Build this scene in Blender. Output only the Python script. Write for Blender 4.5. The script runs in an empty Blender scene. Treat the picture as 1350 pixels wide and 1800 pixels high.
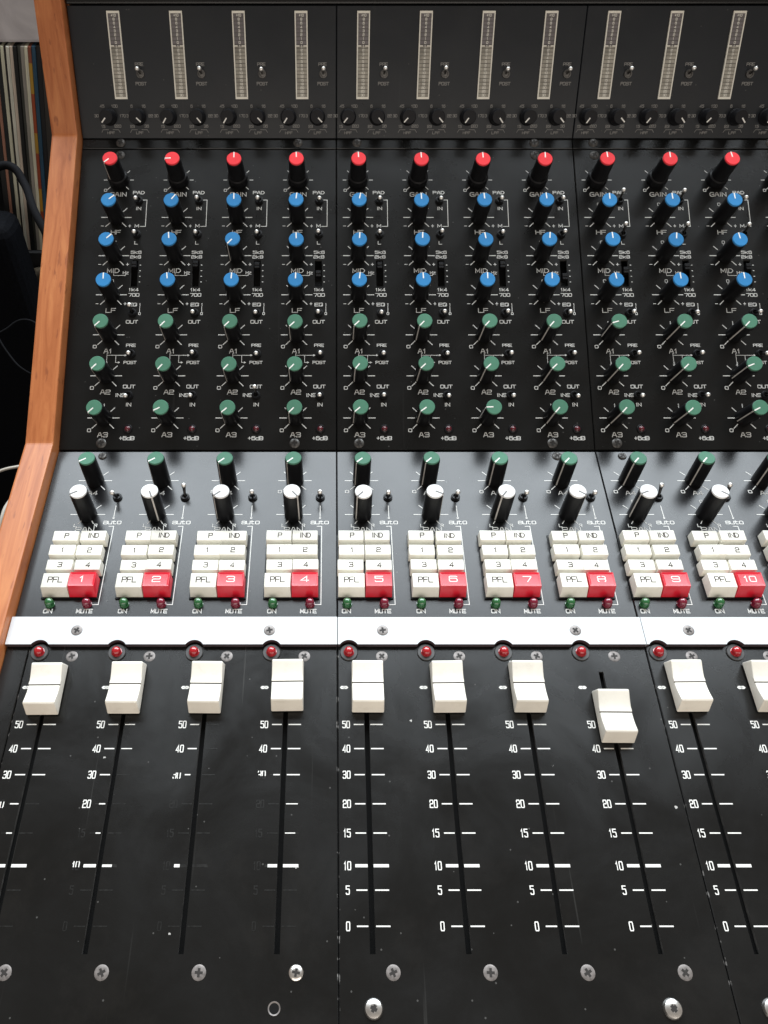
import bpy, bmesh, math, random
from mathutils import Matrix, Vector
random.seed(7)
R = math.radians
sc = bpy.context.scene
col = sc.collection
MM = 0.001

# ------------------------------------------------------------------ camera, world, light, exposure
Z0 = 0.85                                   # height of the fold between button panel and equaliser panel
A_F, A_E, A_M = R(6.0), R(29.7), R(67.3)    # slopes of the three planes of the desk
DEP = R(47.923)                             # camera looks down by this much
FWD = Vector((0, math.cos(DEP), -math.sin(DEP)))
UP = Vector((0, math.sin(DEP), math.cos(DEP)))
CAM = Vector((0, 0, Z0)) - (UP * 37.83 + FWD * 493.1) * MM
cd = bpy.data.cameras.new('camera'); co = bpy.data.objects.new('camera', cd); col.objects.link(co)
co.location = CAM; co.rotation_euler = (math.pi / 2 - DEP, 0, 0)
cd.sensor_fit = 'VERTICAL'; cd.sensor_height = 24; cd.sensor_width = 18
cd.lens = 24 * 1400 / 1800; cd.shift_x = 90 / 1800
cd.clip_start = 0.02; cd.clip_end = 50
sc.camera = co

w = bpy.data.worlds.new('World'); sc.world = w; w.use_nodes = True
bg = w.node_tree.nodes['Background']
bg.inputs[0].default_value = (1.0, 0.90, 0.80, 1); bg.inputs[1].default_value = 0.27

def area(name, loc, target, sx, sy, power, color):
    l = bpy.data.lights.new(name, 'AREA'); l.shape = 'RECTANGLE'; l.size = sx; l.size_y = sy
    l.energy = power; l.color = color
    o = bpy.data.objects.new(name, l); col.objects.link(o); o.location = loc
    o.rotation_euler = (Vector(target) - Vector(loc)).to_track_quat('-Z', 'Y').to_euler()
    return o
area('window_light', (0.16, 1.10, 2.27), (0.08, -0.08, 0.85), 2.4, 1.15, 94, (0.86, 0.94, 1.0))
area('room_light', (0.10, -1.02, 1.12), (0.05, -0.05, 0.88), 1.3, 0.55, 5.6, (1.0, 0.92, 0.83))

vs = sc.view_settings
vs.view_transform = 'Standard'; vs.look = 'None'; vs.exposure = 0.0; vs.gamma = 1.0; vs.use_curve_mapping = False
sc.render.engine = 'CYCLES'

# ------------------------------------------------------------------ materials
def nodes(name):
    m = bpy.data.materials.new(name); m.use_nodes = True
    return m, m.node_tree.nodes, m.node_tree.links, m.node_tree.nodes['Principled BSDF']

def plain(name, c, rough=0.5, metal=0.0, spec=0.5, var=0.06, scale=400, coat=0.0, bump=0.0, each=False):
    m, n, l, b = nodes(name)
    b.inputs['Roughness'].default_value = rough; b.inputs['Metallic'].default_value = metal
    b.inputs['Specular IOR Level'].default_value = spec; b.inputs['Coat Weight'].default_value = coat
    tc = n.new('ShaderNodeTexCoord'); nz = n.new('ShaderNodeTexNoise'); nz.inputs['Scale'].default_value = scale
    nz.inputs['Detail'].default_value = 5
    l.new(tc.outputs['Object'], nz.inputs['Vector'])
    r = n.new('ShaderNodeValToRGB')
    r.color_ramp.elements[0].position = 0.3; r.color_ramp.elements[1].position = 0.7
    r.color_ramp.elements[0].color = tuple(max(0, x * (1 - var)) for x in c) + (1,)
    r.color_ramp.elements[1].color = tuple(min(1, x * (1 + var)) for x in c) + (1,)
    l.new(nz.outputs['Fac'], r.inputs['Fac']); l.new(vary(n, l, r.outputs['Color']) if each else r.outputs['Color'], b.inputs['Base Color'])
    if bump:
        bp = n.new('ShaderNodeBump'); bp.inputs['Strength'].default_value = bump; bp.inputs['Distance'].default_value = 0.0002
        l.new(nz.outputs['Fac'], bp.inputs['Height']); l.new(bp.outputs['Normal'], b.inputs['Normal'])
    return m

def vary(n, l, col_out, lo=0.88, hi=1.08):
    """small difference of tone from piece to piece"""
    oi = n.new('ShaderNodeObjectInfo'); mr = n.new('ShaderNodeMapRange'); mr.inputs['To Min'].default_value = lo; mr.inputs['To Max'].default_value = hi
    l.new(oi.outputs['Random'], mr.inputs['Value'])
    hs = n.new('ShaderNodeHueSaturation'); l.new(mr.outputs['Result'], hs.inputs['Value']); l.new(col_out, hs.inputs['Color'])
    return hs.outputs['Color']

def panel_mat(name, c, rlo, rhi, chips=0.0, spec=0.5, bump=0.12, smudge=(0.03, 0.027, 0.024), smf=0.0):
    """black stove enamel: uneven sheen from wiping, fine orange peel, paint chips and scratches"""
    m, n, l, b = nodes(name)
    tc = n.new('ShaderNodeTexCoord')
    big = n.new('ShaderNodeTexNoise'); big.inputs['Scale'].default_value = 14; big.inputs['Detail'].default_value = 6
    big.inputs['Roughness'].default_value = 0.62; big.inputs['Distortion'].default_value = 0.6
    l.new(tc.outputs['Object'], big.inputs['Vector'])
    mr = n.new('ShaderNodeMapRange'); mr.inputs['From Min'].default_value = 0.3; mr.inputs['From Max'].default_value = 0.72
    mr.inputs['To Min'].default_value = rlo; mr.inputs['To Max'].default_value = rhi
    l.new(big.outputs['Fac'], mr.inputs['Value']); l.new(mr.outputs['Result'], b.inputs['Roughness'])
    b.inputs['Specular IOR Level'].default_value = spec
    fine = n.new('ShaderNodeTexNoise'); fine.inputs['Scale'].default_value = 1400; fine.inputs['Detail'].default_value = 3
    l.new(tc.outputs['Object'], fine.inputs['Vector'])
    bp = n.new('ShaderNodeBump'); bp.inputs['Strength'].default_value = bump; bp.inputs['Distance'].default_value = 0.0001
    l.new(fine.outputs['Fac'], bp.inputs['Height']); l.new(bp.outputs['Normal'], b.inputs['Normal'])
    # greasy, dusty smears
    sm = n.new('ShaderNodeTexNoise'); sm.inputs['Scale'].default_value = 22; sm.inputs['Detail'].default_value = 8
    sm.inputs['Roughness'].default_value = 0.7
    l.new(tc.outputs['Object'], sm.inputs['Vector'])
    s1 = n.new('ShaderNodeMapRange'); s1.inputs['From Min'].default_value = 0.52; s1.inputs['From Max'].default_value = 0.78
    s1.inputs['To Max'].default_value = smf
    l.new(sm.outputs['Fac'], s1.inputs['Value'])
    mx = n.new('ShaderNodeMix'); mx.data_type = 'RGBA'
    mx.inputs['A'].default_value = c + (1,); mx.inputs['B'].default_value = smudge + (1,)
    l.new(s1.outputs['Result'], mx.inputs['Factor'])
    out = mx.outputs['Result']
    if chips:
        vo = n.new('ShaderNodeTexVoronoi'); vo.inputs['Scale'].default_value = 75; vo.inputs['Randomness'].default_value = 1
        dn = n.new('ShaderNodeTexNoise'); dn.inputs['Scale'].default_value = 900
        l.new(tc.outputs['Object'], dn.inputs['Vector'])
        mp = n.new('ShaderNodeVectorMath'); mp.operation = 'MULTIPLY_ADD'
        mp.inputs[1].default_value = (0.002, 0.002, 0.002)
        l.new(dn.outputs['Color'], mp.inputs[0]); l.new(tc.outputs['Object'], mp.inputs[2])
        l.new(mp.outputs['Vector'], vo.inputs['Vector'])
        lt = n.new('ShaderNodeMath'); lt.operation = 'LESS_THAN'; lt.inputs[1].default_value = chips
        l.new(vo.outputs['Distance'], lt.inputs[0])
        # only a few cells really carry a chip
        sep = n.new('ShaderNodeSeparateColor'); l.new(vo.outputs['Color'], sep.inputs['Color'])
        g = n.new('ShaderNodeMath'); g.operation = 'GREATER_THAN'; g.inputs[1].default_value = 0.86
        l.new(sep.outputs['Red'], g.inputs[0])
        mu = n.new('ShaderNodeMath'); mu.operation = 'MULTIPLY'; l.new(lt.outputs[0], mu.inputs[0]); l.new(g.outputs[0], mu.inputs[1])
        mx2 = n.new('ShaderNodeMix'); mx2.data_type = 'RGBA'; mx2.inputs['B'].default_value = (0.45, 0.44, 0.42, 1)
        l.new(out, mx2.inputs['A']); l.new(mu.outputs[0], mx2.inputs['Factor'])
        out = mx2.outputs['Result']
    du = n.new('ShaderNodeTexVoronoi'); du.inputs['Scale'].default_value = 330; l.new(tc.outputs['Object'], du.inputs['Vector'])
    dl = n.new('ShaderNodeMath'); dl.operation = 'LESS_THAN'; dl.inputs[1].default_value = 0.13; l.new(du.outputs['Distance'], dl.inputs[0])
    dc = n.new('ShaderNodeSeparateColor'); l.new(du.outputs['Color'], dc.inputs['Color'])
    dg = n.new('ShaderNodeMath'); dg.operation = 'GREATER_THAN'; dg.inputs[1].default_value = 0.955; l.new(dc.outputs['Green'], dg.inputs[0])
    dm = n.new('ShaderNodeMath'); dm.operation = 'MULTIPLY'; l.new(dl.outputs[0], dm.inputs[0]); l.new(dg.outputs[0], dm.inputs[1])
    sc_ = n.new('ShaderNodeMapping'); sc_.inputs['Rotation'].default_value = (0, 0, R(17)); sc_.inputs['Scale'].default_value = (260, 6, 1)
    l.new(tc.outputs['Object'], sc_.inputs['Vector'])
    sn = n.new('ShaderNodeTexNoise'); sn.inputs['Scale'].default_value = 1.3; sn.inputs['Detail'].default_value = 2; l.new(sc_.outputs['Vector'], sn.inputs['Vector'])
    sr = n.new('ShaderNodeMapRange'); sr.inputs['From Min'].default_value = 0.70; sr.inputs['From Max'].default_value = 0.78; sr.inputs['To Max'].default_value = 0.35 if chips > 0.03 else 0.12
    l.new(sn.outputs['Fac'], sr.inputs['Value'])
    ad = n.new('ShaderNodeMath'); ad.operation = 'MAXIMUM'; l.new(dm.outputs[0], ad.inputs[0]); l.new(sr.outputs['Result'], ad.inputs[1])
    mx3 = n.new('ShaderNodeMix'); mx3.data_type = 'RGBA'; mx3.inputs['B'].default_value = (0.065, 0.064, 0.061, 1)
    l.new(out, mx3.inputs['A']); l.new(ad.outputs[0], mx3.inputs['Factor'])
    l.new(mx3.outputs['Result'], b.inputs['Base Color'])
    return m

def worn_edge_mat(name):
    """paint worn through to bare metal here and there along an edge"""
    m, n, l, b = nodes(name)
    tc = n.new('ShaderNodeTexCoord'); nz = n.new('ShaderNodeTexNoise'); nz.inputs['Scale'].default_value = 240; nz.inputs['Detail'].default_value = 7
    l.new(tc.outputs['Object'], nz.inputs['Vector'])
    r = n.new('ShaderNodeValToRGB'); e = r.color_ramp.elements
    e[0].position = 0.58; e[0].color = (0.008, 0.008, 0.008, 1); e[1].position = 0.70; e[1].color = (0.30, 0.29, 0.28, 1)
    l.new(nz.outputs['Fac'], r.inputs['Fac']); l.new(r.outputs['Color'], b.inputs['Base Color']); b.inputs['Roughness'].default_value = 0.45
    return m

def wood_mat(name):
    m, n, l, b = nodes(name)
    tc = n.new('ShaderNodeTexCoord')
    mp = n.new('ShaderNodeMapping'); mp.inputs['Scale'].default_value = (60, 5, 9)
    mp.inputs['Rotation'].default_value = (R(-20), 0, 0)
    l.new(tc.outputs['Object'], mp.inputs['Vector'])
    a = n.new('ShaderNodeTexNoise'); a.inputs['Scale'].default_value = 2.2; a.inputs['Detail'].default_value = 7
    a.inputs['Distortion'].default_value = 1.4; a.inputs['Roughness'].default_value = 0.6
    l.new(mp.outputs['Vector'], a.inputs['Vector'])
    r = n.new('ShaderNodeValToRGB'); e = r.color_ramp.elements
    e[0].position = 0.30; e[0].color = (0.34, 0.098, 0.030, 1); e[1].position = 0.80; e[1].color = (0.60, 0.235, 0.085, 1)
    x = e.new(0.5); x.color = (0.46, 0.152, 0.052, 1)
    l.new(a.outputs['Fac'], r.inputs['Fac'])
    # dark pores and dents, longer along the board
    m2 = n.new('ShaderNodeMapping'); m2.inputs['Scale'].default_value = (210, 38, 60)
    m2.inputs['Rotation'].default_value = (R(-15), 0, R(8))
    l.new(tc.outputs['Object'], m2.inputs['Vector'])
    p = n.new('ShaderNodeTexNoise'); p.inputs['Scale'].default_value = 1.6; p.inputs['Detail'].default_value = 3
    l.new(m2.outputs['Vector'], p.inputs['Vector'])
    q = n.new('ShaderNodeMapRange'); q.inputs['From Min'].default_value = 0.62; q.inputs['From Max'].default_value = 0.70
    q.inputs['To Max'].default_value = 0.6
    l.new(p.outputs['Fac'], q.inputs['Value'])
    mx = n.new('ShaderNodeMix'); mx.data_type = 'RGBA'; mx.inputs['B'].default_value = (0.22, 0.06, 0.025, 1)
    l.new(r.outputs['Color'], mx.inputs['A']); l.new(q.outputs['Result'], mx.inputs['Factor'])
    l.new(mx.outputs['Result'], b.inputs['Base Color'])
    b.inputs['Roughness'].default_value = 0.38; b.inputs['Specular IOR Level'].default_value = 0.35
    bp = n.new('ShaderNodeBump'); bp.inputs['Strength'].default_value = 0.15; bp.inputs['Distance'].default_value = 0.0005
    l.new(a.outputs['Fac'], bp.inputs['Height']); l.new(bp.outputs['Normal'], b.inputs['Normal'])
    return m

M = {}
M['fader_panel'] = panel_mat('fader_panel_enamel', (0.0045, 0.0045, 0.0043), 0.17, 0.36, chips=0.05, spec=0.44, smf=0.22)
M['button_panel'] = panel_mat('button_panel_enamel', (0.010, 0.010, 0.011), 0.22, 0.30, chips=0.02, spec=0.46, smf=0.1)
M['eq_panel'] = panel_mat('equaliser_panel_enamel', (0.006, 0.006, 0.0058), 0.24, 0.34, chips=0.02, spec=0.3, smf=0.15)
M['meter_panel'] = panel_mat('meter_panel_enamel', (0.012, 0.0145, 0.0185), 0.26, 0.40, chips=0.015, spec=0.36, smf=0.2)
M['cut_edge'] = plain('grey_cut_edge', (0.05, 0.048, 0.046), 0.6, var=0.5, scale=300)  # uneven grey on the walls of the openings
M['worn_edge'] = worn_edge_mat('worn_panel_edge')
M['chassis'] = plain('chassis_black', (0.008, 0.008, 0.008), 0.6)
M['print'] = plain('white_print', (0.80, 0.79, 0.75), 0.55, var=0.10, scale=900)
M['eq_print'] = plain('greyed_white_print', (0.60, 0.59, 0.56), 0.6, var=0.12, scale=900)
M['dim_print'] = plain('shaded_print', (0.25, 0.245, 0.235), 0.6, var=0.25, scale=900)  # white print with the shade on the meter panel put into its colour
M['key_print'] = plain('brown_key_print', (0.035, 0.024, 0.022), 0.9, spec=0.05, var=0.25, scale=1200)
M['strip'] = plain('white_enamel_strip', (0.62, 0.64, 0.655), 0.4, var=0.05, scale=45)
M['strip_edge'] = plain('strip_edge', (0.07, 0.05, 0.055), 0.5)  # front face darkened in colour for its shade; cut-outs have a dark rim
M['wood'] = wood_mat('orange_varnished_wood')
M['knob'] = plain('knob_black', (0.006, 0.006, 0.007), 0.38, spec=0.22)
M['knob_soft'] = plain('filter_knob_black', (0.010, 0.010, 0.012), 0.5, spec=0.2)
M['red_cap'] = plain('red_cap_plastic', (0.86, 0.052, 0.064), 0.55, scale=250, spec=0.12, each=True)
M['blue_cap'] = plain('blue_cap_plastic', (0.034, 0.205, 0.46), 0.55, scale=250, spec=0.12, each=True)
M['green_cap'] = plain('green_cap_plastic', (0.074, 0.198, 0.132), 0.55, scale=250, spec=0.15, each=True)
M['white_cap'] = plain('white_cap_plastic', (0.70, 0.70, 0.69), 0.42, var=0.02, each=True)
M['grey_line'] = plain('grey_line', (0.10, 0.09, 0.085), 0.5)
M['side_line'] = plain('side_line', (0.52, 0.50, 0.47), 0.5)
M['cream'] = plain('cream_key_plastic', (0.80, 0.775, 0.69), 0.36, var=0.05, scale=90, spec=0.4, each=True)
M['fader_cream'] = plain('cream_fader_plastic', (0.86, 0.82, 0.73), 0.40, var=0.06, scale=70, spec=0.4, each=True)
def grime(m, amount):
    n, l = m.node_tree.nodes, m.node_tree.links; b = n['Principled BSDF']; src = b.inputs['Base Color'].links[0].from_socket
    tc = n.new('ShaderNodeTexCoord'); oi = n.new('ShaderNodeObjectInfo')
    av = n.new('ShaderNodeVectorMath'); av.operation = 'ADD'; l.new(tc.outputs['Object'], av.inputs[0]); l.new(oi.outputs['Random'], av.inputs[1])
    nz = n.new('ShaderNodeTexNoise'); nz.inputs['Scale'].default_value = 190; nz.inputs['Detail'].default_value = 8; nz.inputs['Roughness'].default_value = 0.72
    l.new(av.outputs['Vector'], nz.inputs['Vector'])
    mr = n.new('ShaderNodeMapRange'); mr.inputs['From Min'].default_value = 0.52; mr.inputs['From Max'].default_value = 0.76; mr.inputs['To Max'].default_value = amount
    l.new(nz.outputs['Fac'], mr.inputs['Value'])
    mx = n.new('ShaderNodeMix'); mx.data_type = 'RGBA'; mx.inputs['B'].default_value = (0.36, 0.29, 0.19, 1)
    l.new(src, mx.inputs['A']); l.new(mr.outputs['Result'], mx.inputs['Factor']); l.new(mx.outputs['Result'], b.inputs['Base Color'])
grime(M['fader_cream'], 0.18); grime(M['cream'], 0.25)
M['red_key'] = plain('red_key_plastic', (0.66, 0.012, 0.03), 0.28, scale=120, each=True)
M['groove'] = plain('dark_groove', (0.10, 0.075, 0.06), 0.6, var=0.5, scale=700)
M['metal'] = plain('nickel_metal', (0.82, 0.80, 0.77), 0.3, metal=1.0, var=0.15)
M['lever'] = plain('lever_dark_reflection', (0.16, 0.155, 0.15), 0.3, metal=1.0, var=0.2)  # chrome shaft with its dark reflections put into the colour
M['tip'] = plain('lever_tip_glint', (0.90, 0.88, 0.84), 0.38, metal=0.75, var=0.08)  # same chrome, the window glint put into a lighter colour
M['screw'] = plain('worn_screw_metal', (0.21, 0.19, 0.18), 0.5, metal=0.5, var=0.35, scale=500)
M['dark_screw'] = plain('blackened_screw', (0.11, 0.105, 0.10), 0.42, metal=0.6, var=0.5, scale=500)
M['recess'] = plain('screw_recess_shade', (0.02, 0.017, 0.015), 0.7)  # flat dark cross, its colour stands in for the shade of a sunk recess
M['collar'] = plain('led_collar', (0.045, 0.043, 0.042), 0.45)
M['hole'] = plain('hole_black', (0.009, 0.009, 0.009), 0.9, spec=0.15)
M['meter_frame'] = plain('meter_frame_cream', (0.80, 0.77, 0.68), 0.45, var=0.08)
M['meter_low'] = plain('meter_window_beige', (0.34, 0.32, 0.275), 0.14, var=0.28, scale=160, spec=0.6, each=True)
M['meter_high'] = plain('meter_window_grey', (0.17, 0.155, 0.16), 0.14, var=0.18, scale=160, spec=0.6, each=True)
M['meter_print'] = plain('meter_print', (0.72, 0.70, 0.63), 0.5)
M['ghost'] = plain('ghost_of_worn_print', (0.013, 0.013, 0.0125), 0.3, var=0.6, scale=500, spec=0.4)
M['meter_bar'] = plain('meter_segment_gap', (0.07, 0.064, 0.055), 0.3)
def led(name, c, trans=0.35):
    m = plain(name, c, 0.12, spec=0.6, var=0.1, scale=600, coat=0.6)
    b = m.node_tree.nodes['Principled BSDF']; b.inputs['Transmission Weight'].default_value = trans
    return m
M['led_red'] = led('led_red', (0.50, 0.012, 0.02), 0.2)
M['led_dark_red'] = led('led_dark_red', (0.22, 0.012, 0.035), 0.2)
M['led_dim'] = led('led_dim', (0.16, 0.02, 0.03), 0.2)
M['led_green'] = led('led_green', (0.03, 0.16, 0.05), 0.25)

# ------------------------------------------------------------------ mesh helpers (millimetres in, metres out)
class MB:
    def __init__(s): s.v = []; s.f = []; s.m = []
    def add(s, vs, fs, mi=0):
        o = len(s.v); s.v += [tuple(p) for p in vs]
        for f in fs: s.f.append(tuple(i + o for i in f)); s.m.append(mi)
    def quad(s, x0, x1, y0, y1, z, mi=0): s.add([(x0, y0, z), (x1, y0, z), (x1, y1, z), (x0, y1, z)], [(0, 1, 2, 3)], mi)
    def box(s, x0, x1, y0, y1, z0, z1, mi=0):
        s.add([(x, y, z) for z in (z0, z1) for y in (y0, y1) for x in (x0, x1)],
              [(0, 2, 3, 1), (4, 5, 7, 6), (0, 1, 5, 4), (2, 6, 7, 3), (0, 4, 6, 2), (1, 3, 7, 5)], mi)
    def lathe(s, prof, n=24, cx=0, cy=0, mi=0, cap0=False, cap1=True):
        """prof: list of (radius, z)"""
        vs = []; fs = []
        for r, z in prof:
            for k in range(n):
                a = 2 * math.pi * k / n; vs.append((cx + r * math.cos(a), cy + r * math.sin(a), z))
        for j in range(len(prof) - 1):
            for k in range(n):
                k2 = (k + 1) % n; fs.append((j * n + k, j * n + k2, (j + 1) * n + k2, (j + 1) * n + k))
        if cap1: fs.append(tuple((len(prof) - 1) * n + k for k in range(n)))
        if cap0: fs.append(tuple(reversed(range(n))))
        s.add(vs, fs, mi)
    def mesh(s, name, mats, smooth=0):
        me = bpy.data.meshes.new(name)
        me.from_pydata([(a * MM, b * MM, c * MM) for a, b, c in s.v], [], s.f)
        if not isinstance(mats, (list, tuple)): mats = [mats]
        for m in mats: me.materials.append(m)
        me.polygons.foreach_set('material_index', s.m)
        me.update()
        if smooth:
            me.polygons.foreach_set('use_smooth', [True] * len(me.polygons))
            me.set_sharp_from_angle(angle=R(smooth))
        return me

def obj(name, me, parent=None, mat=None):
    o = bpy.data.objects.new(name, me); col.objects.link(o)
    if parent is not None: o.parent = parent
    if mat is not None: o.matrix_basis = mat
    return o
def tag(o, label, cat=None, group=None, kind=None):
    if label: o['label'] = label
    if cat: o['category'] = cat
    if group: o['group'] = group
    if kind: o['kind'] = kind
    return o
def T(x, y, z=0): return Matrix.Translation(Vector((x, y, z)) * MM)
def RZ(deg): return Matrix.Rotation(R(deg), 4, 'Z')
def bevel_mesh(me, width, seg=2, angle=30):
    bm = bmesh.new(); bm.from_mesh(me)
    ed = [e for e in bm.edges if len(e.link_faces) == 2 and e.calc_face_angle(0) > R(angle)]
    bmesh.ops.bevel(bm, geom=ed, offset=width * MM, segments=seg, affect='EDGES', profile=0.6)
    bm.to_mesh(me); bm.free(); me.update()
    return me

# ------------------------------------------------------------------ stroke lettering, drawn on an 8 x 8 grid
G = {
 'A': '00 38 58 80|13 73', 'B': '00 08 68 87 85 64 83 81 60 00|04 64', 'C': '87 68 28 06 02 20 60 81',
 'D': '00 08 58 85 83 50 00', 'E': '88 08 00 80|04 74', 'F': '88 08 00|04 74', 'G': '87 78 28 06 02 20 80 84 44',
 'H': '00 08|80 88|04 84', 'I': '40 48', 'K': '00 08|88 04 80', 'L': '08 00 80', 'M': '00 08 42 88 80',
 'N': '00 08 80 88', 'O': '10 70 81 87 78 18 07 01 10', 'P': '00 08 78 87 85 74 04', 'Q': '10 70 81 87 78 18 07 01 10|53 81',
 'R': '00 08 78 87 85 74 04|44 80', 'S': '87 78 18 07 05 14 74 83 81 70 10 01', 'T': '08 88|48 40', 'U': '08 01 10 70 81 88',
 '0': '10 70 81 87 78 18 07 01 10', '1': '26 48 40', '2': '06 07 18 78 87 85 74 14 03 00 80',
 '3': '07 18 78 87 85 74 83 81 70 10 01|24 74', '4': '60 68 02 82', '5': '88 08 05 75 84 81 70 10 01',
 '6': '87 78 18 07 01 10 70 81 83 75 05', '7': '08 88 87 40', '8': '14 05 07 18 78 87 85 74 14 03 01 10 70 81 83 74',
 '9': '01 10 70 81 87 78 18 07 05 14 84', '+': '14 74|41 47', '-': '14 74',
 'a': '06 17 77 86 80 10 01 03 14 84', 'u': '07 01 10 80 87', 't': '28 21 30 70|06 66', 'o': '01 06 17 77 86 81 70 10 01',
 'd': '88 80 10 01 04 15 85', 'k': '08 00|86 03 80', 'z': '06 86 00 80',
 '~': '44 33 13 04 15 35 44 53 73 84 75 55 44',      # lazy eight
 'x': '38 18 07 05 14 74 85 87 78 58|74 83 81 70|10 01 03 14',                         # a worn, half rubbed out eight
}
NARROW = {'I': 0.30, '1': 0.62}
def stroke(mb, pts, th, z, mi=0):
    """one mitred ribbon along pts"""
    closed = len(pts) > 2 and (Vector(pts[0]) - Vector(pts[-1])).length < 1e-6
    p = [Vector(q) for q in (pts[:-1] if closed else pts)]
    n = len(p); h = th / 2; L = []; Rr = []
    for i in range(n):
        a = p[i] - p[i - 1] if (closed or i > 0) else p[1] - p[0]
        b = p[(i + 1) % n] - p[i] if (closed or i < n - 1) else a
        a = a.normalized(); b = b.normalized()
        na = Vector((-a.y, a.x)); nb = Vector((-b.y, b.x)); m = na + nb
        if m.length < 1e-4: m = na
        m.normalize(); k = h / max(0.45, m.dot(na))
        q = p[i].copy()
        if not closed and i == 0: q -= a * h * 0.9
        if not closed and i == n - 1: q += a * h * 0.9
        L.append(q + m * k); Rr.append(q - m * k)
    vs = [(q.x, q.y, z) for q in L] + [(q.x, q.y, z) for q in Rr]
    cnt = n if closed else n - 1
    mb.add(vs, [(n + i, n + (i + 1) % n, (i + 1) % n, i) for i in range(cnt)], mi)
def text(mb, s, x, y, h, wd, th, gap=None, z=0.12, slant=0.0, drop=0, mi=0):
    """centred lettering, cap height h, letter width wd"""
    gap = wd * 0.28 if gap is None else gap
    ws = [wd * NARROW.get(c, 1) for c in s]
    tot = sum(ws) + gap * (len(s) - 1); cx = x - tot / 2; k = 0
    for c, wc in zip(s, ws):
        for j, part in enumerate(G[c].split('|')):
            pts = [(int(q[0]), int(q[1])) for q in part.split()]
            xs = [(cx + ((px - 4) / 8 * wd + wc / 2 if c in NARROW else px / 8 * wc) + slant * (py / 8) * h, y - h / 2 + py / 8 * h) for px, py in pts]
            if drop:
                lo, hi = ((0.0, 0.72), (0.38, 1.0))[drop % 2]          # what the rubbing has left
                for p0, p1 in zip(xs[:-1], xs[1:]):
                    a, b = sorted((p0, p1), key=lambda q: q[1]); k += 1
                    f0, f1 = (a[1] - y) / h + 0.5, (b[1] - y) / h + 0.5
                    if f1 < lo or f0 > hi or (f1 - f0 < 0.05 and k % 3 == 0): continue
                    mixp = lambda f: (a[0] + (b[0] - a[0]) * (f - f0) / (f1 - f0), y + (f - 0.5) * h) if f1 - f0 > 1e-6 else None
                    q0 = mixp(lo) if f0 < lo else a; q1 = mixp(hi) if f1 > hi else b
                    if q0 and q1 and (Vector(q0) - Vector(q1)).length > 0.1: stroke(mb, [q0, q1], th, z + 0.004 * k, mi)
            else: stroke(mb, xs, th, z + 0.03 * j, mi)
        cx += wc + gap
def ring(mb, x, y, spec, th=0.56, z=0.12):
    """tick marks round a knob: (degrees clockwise from the top, inner radius, outer radius)"""
    for a, r0, r1 in spec:
        d = (math.sin(R(a)), math.cos(R(a)))
        stroke(mb, [(x + d[0] * r0, y + d[1] * r0), (x + d[0] * r1, y + d[1] * r1)], th, z)

# ------------------------------------------------------------------ the desk: root, frames of its planes
console = obj('mixing_console', None); console.empty_display_size = 0.1
console.location = (0.075, 0.0, 0.0)
tag(console, 'black analogue mixing console with orange wooden side, rows of knobs, keys and faders', 'mixing console')
def frame(y, z, a): return Matrix.Translation((-0.075, y, z)) @ Matrix.Rotation(a, 4, 'X')
FR_F = frame(0, Z0, A_F); FR_E = frame(0, Z0, A_E)
LE = 219.15
B2 = (LE * MM * math.cos(A_E), Z0 + LE * MM * math.sin(A_E))
FR_M = frame(B2[0], B2[1], A_M)
CH = lambda i: 16.7 + 40 * (i - 5)            # centre line of channel i
NCH = 12
MOD = [(1, -157.6, 2.2), (5, 2.6, 162.2), (9, 162.6, 322.3)]     # first channel, left and right edge of each module
MODULE_NAME = {1: 'channels 1 to 4', 5: 'channels 5 to 8', 9: 'channels 9 to 12'}

def plate(x0, x1, y0, y1, th, holes=(), ch=0.35, rim=0):
    """plate with chamfered rim and real rectangular openings, top at z = 0"""
    mb = MB()
    xs = sorted({x0 + ch, x1 - ch} | {h[0] for h in holes} | {h[1] for h in holes})
    ys = sorted({y0 + ch, y1 - ch} | {h[2] for h in holes} | {h[3] for h in holes})
    idx = {(x, y): i for i, (x, y) in enumerate((x, y) for x in xs for y in ys)}
    fs = []
    inside = lambda x, y: any(h[0] < x < h[1] and h[2] < y < h[3] for h in holes)
    for i in range(len(xs) - 1):
        for j in range(len(ys) - 1):
            if not inside((xs[i] + xs[i + 1]) / 2, (ys[j] + ys[j + 1]) / 2):
                fs.append((idx[xs[i], ys[j]], idx[xs[i + 1], ys[j]], idx[xs[i + 1], ys[j + 1]], idx[xs[i], ys[j + 1]]))
    mb.add([(x, y, 0) for x in xs for y in ys], fs)
    a = [(x0 + ch, y0 + ch), (x1 - ch, y0 + ch), (x1 - ch, y1 - ch), (x0 + ch, y1 - ch)]
    b = [(x0, y0), (x1, y0), (x1, y1), (x0, y1)]
    mb.add([(x, y, 0) for x, y in a] + [(x, y, -ch) for x, y in b] + [(x, y, -th) for x, y in b],
           [(4 + i, 8 + i, 8 + (i + 1) % 4, 4 + (i + 1) % 4) for i in range(4)])
    mb.add([(x, y, 0) for x, y in a] + [(x, y, -ch) for x, y in b], [(i, 4 + i, 4 + (i + 1) % 4, (i + 1) % 4) for i in range(4)], rim)
    for hx0, hx1, hy0, hy1 in holes:
        q = [(hx0, hy0), (hx1, hy0), (hx1, hy1), (hx0, hy1)]
        mb.add([(x, y, 0) for x, y in q] + [(x, y, -th) for x, y in q], [(i, (i + 1) % 4, 4 + (i + 1) % 4, 4 + i) for i in range(4)], 1)
    return mb

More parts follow.
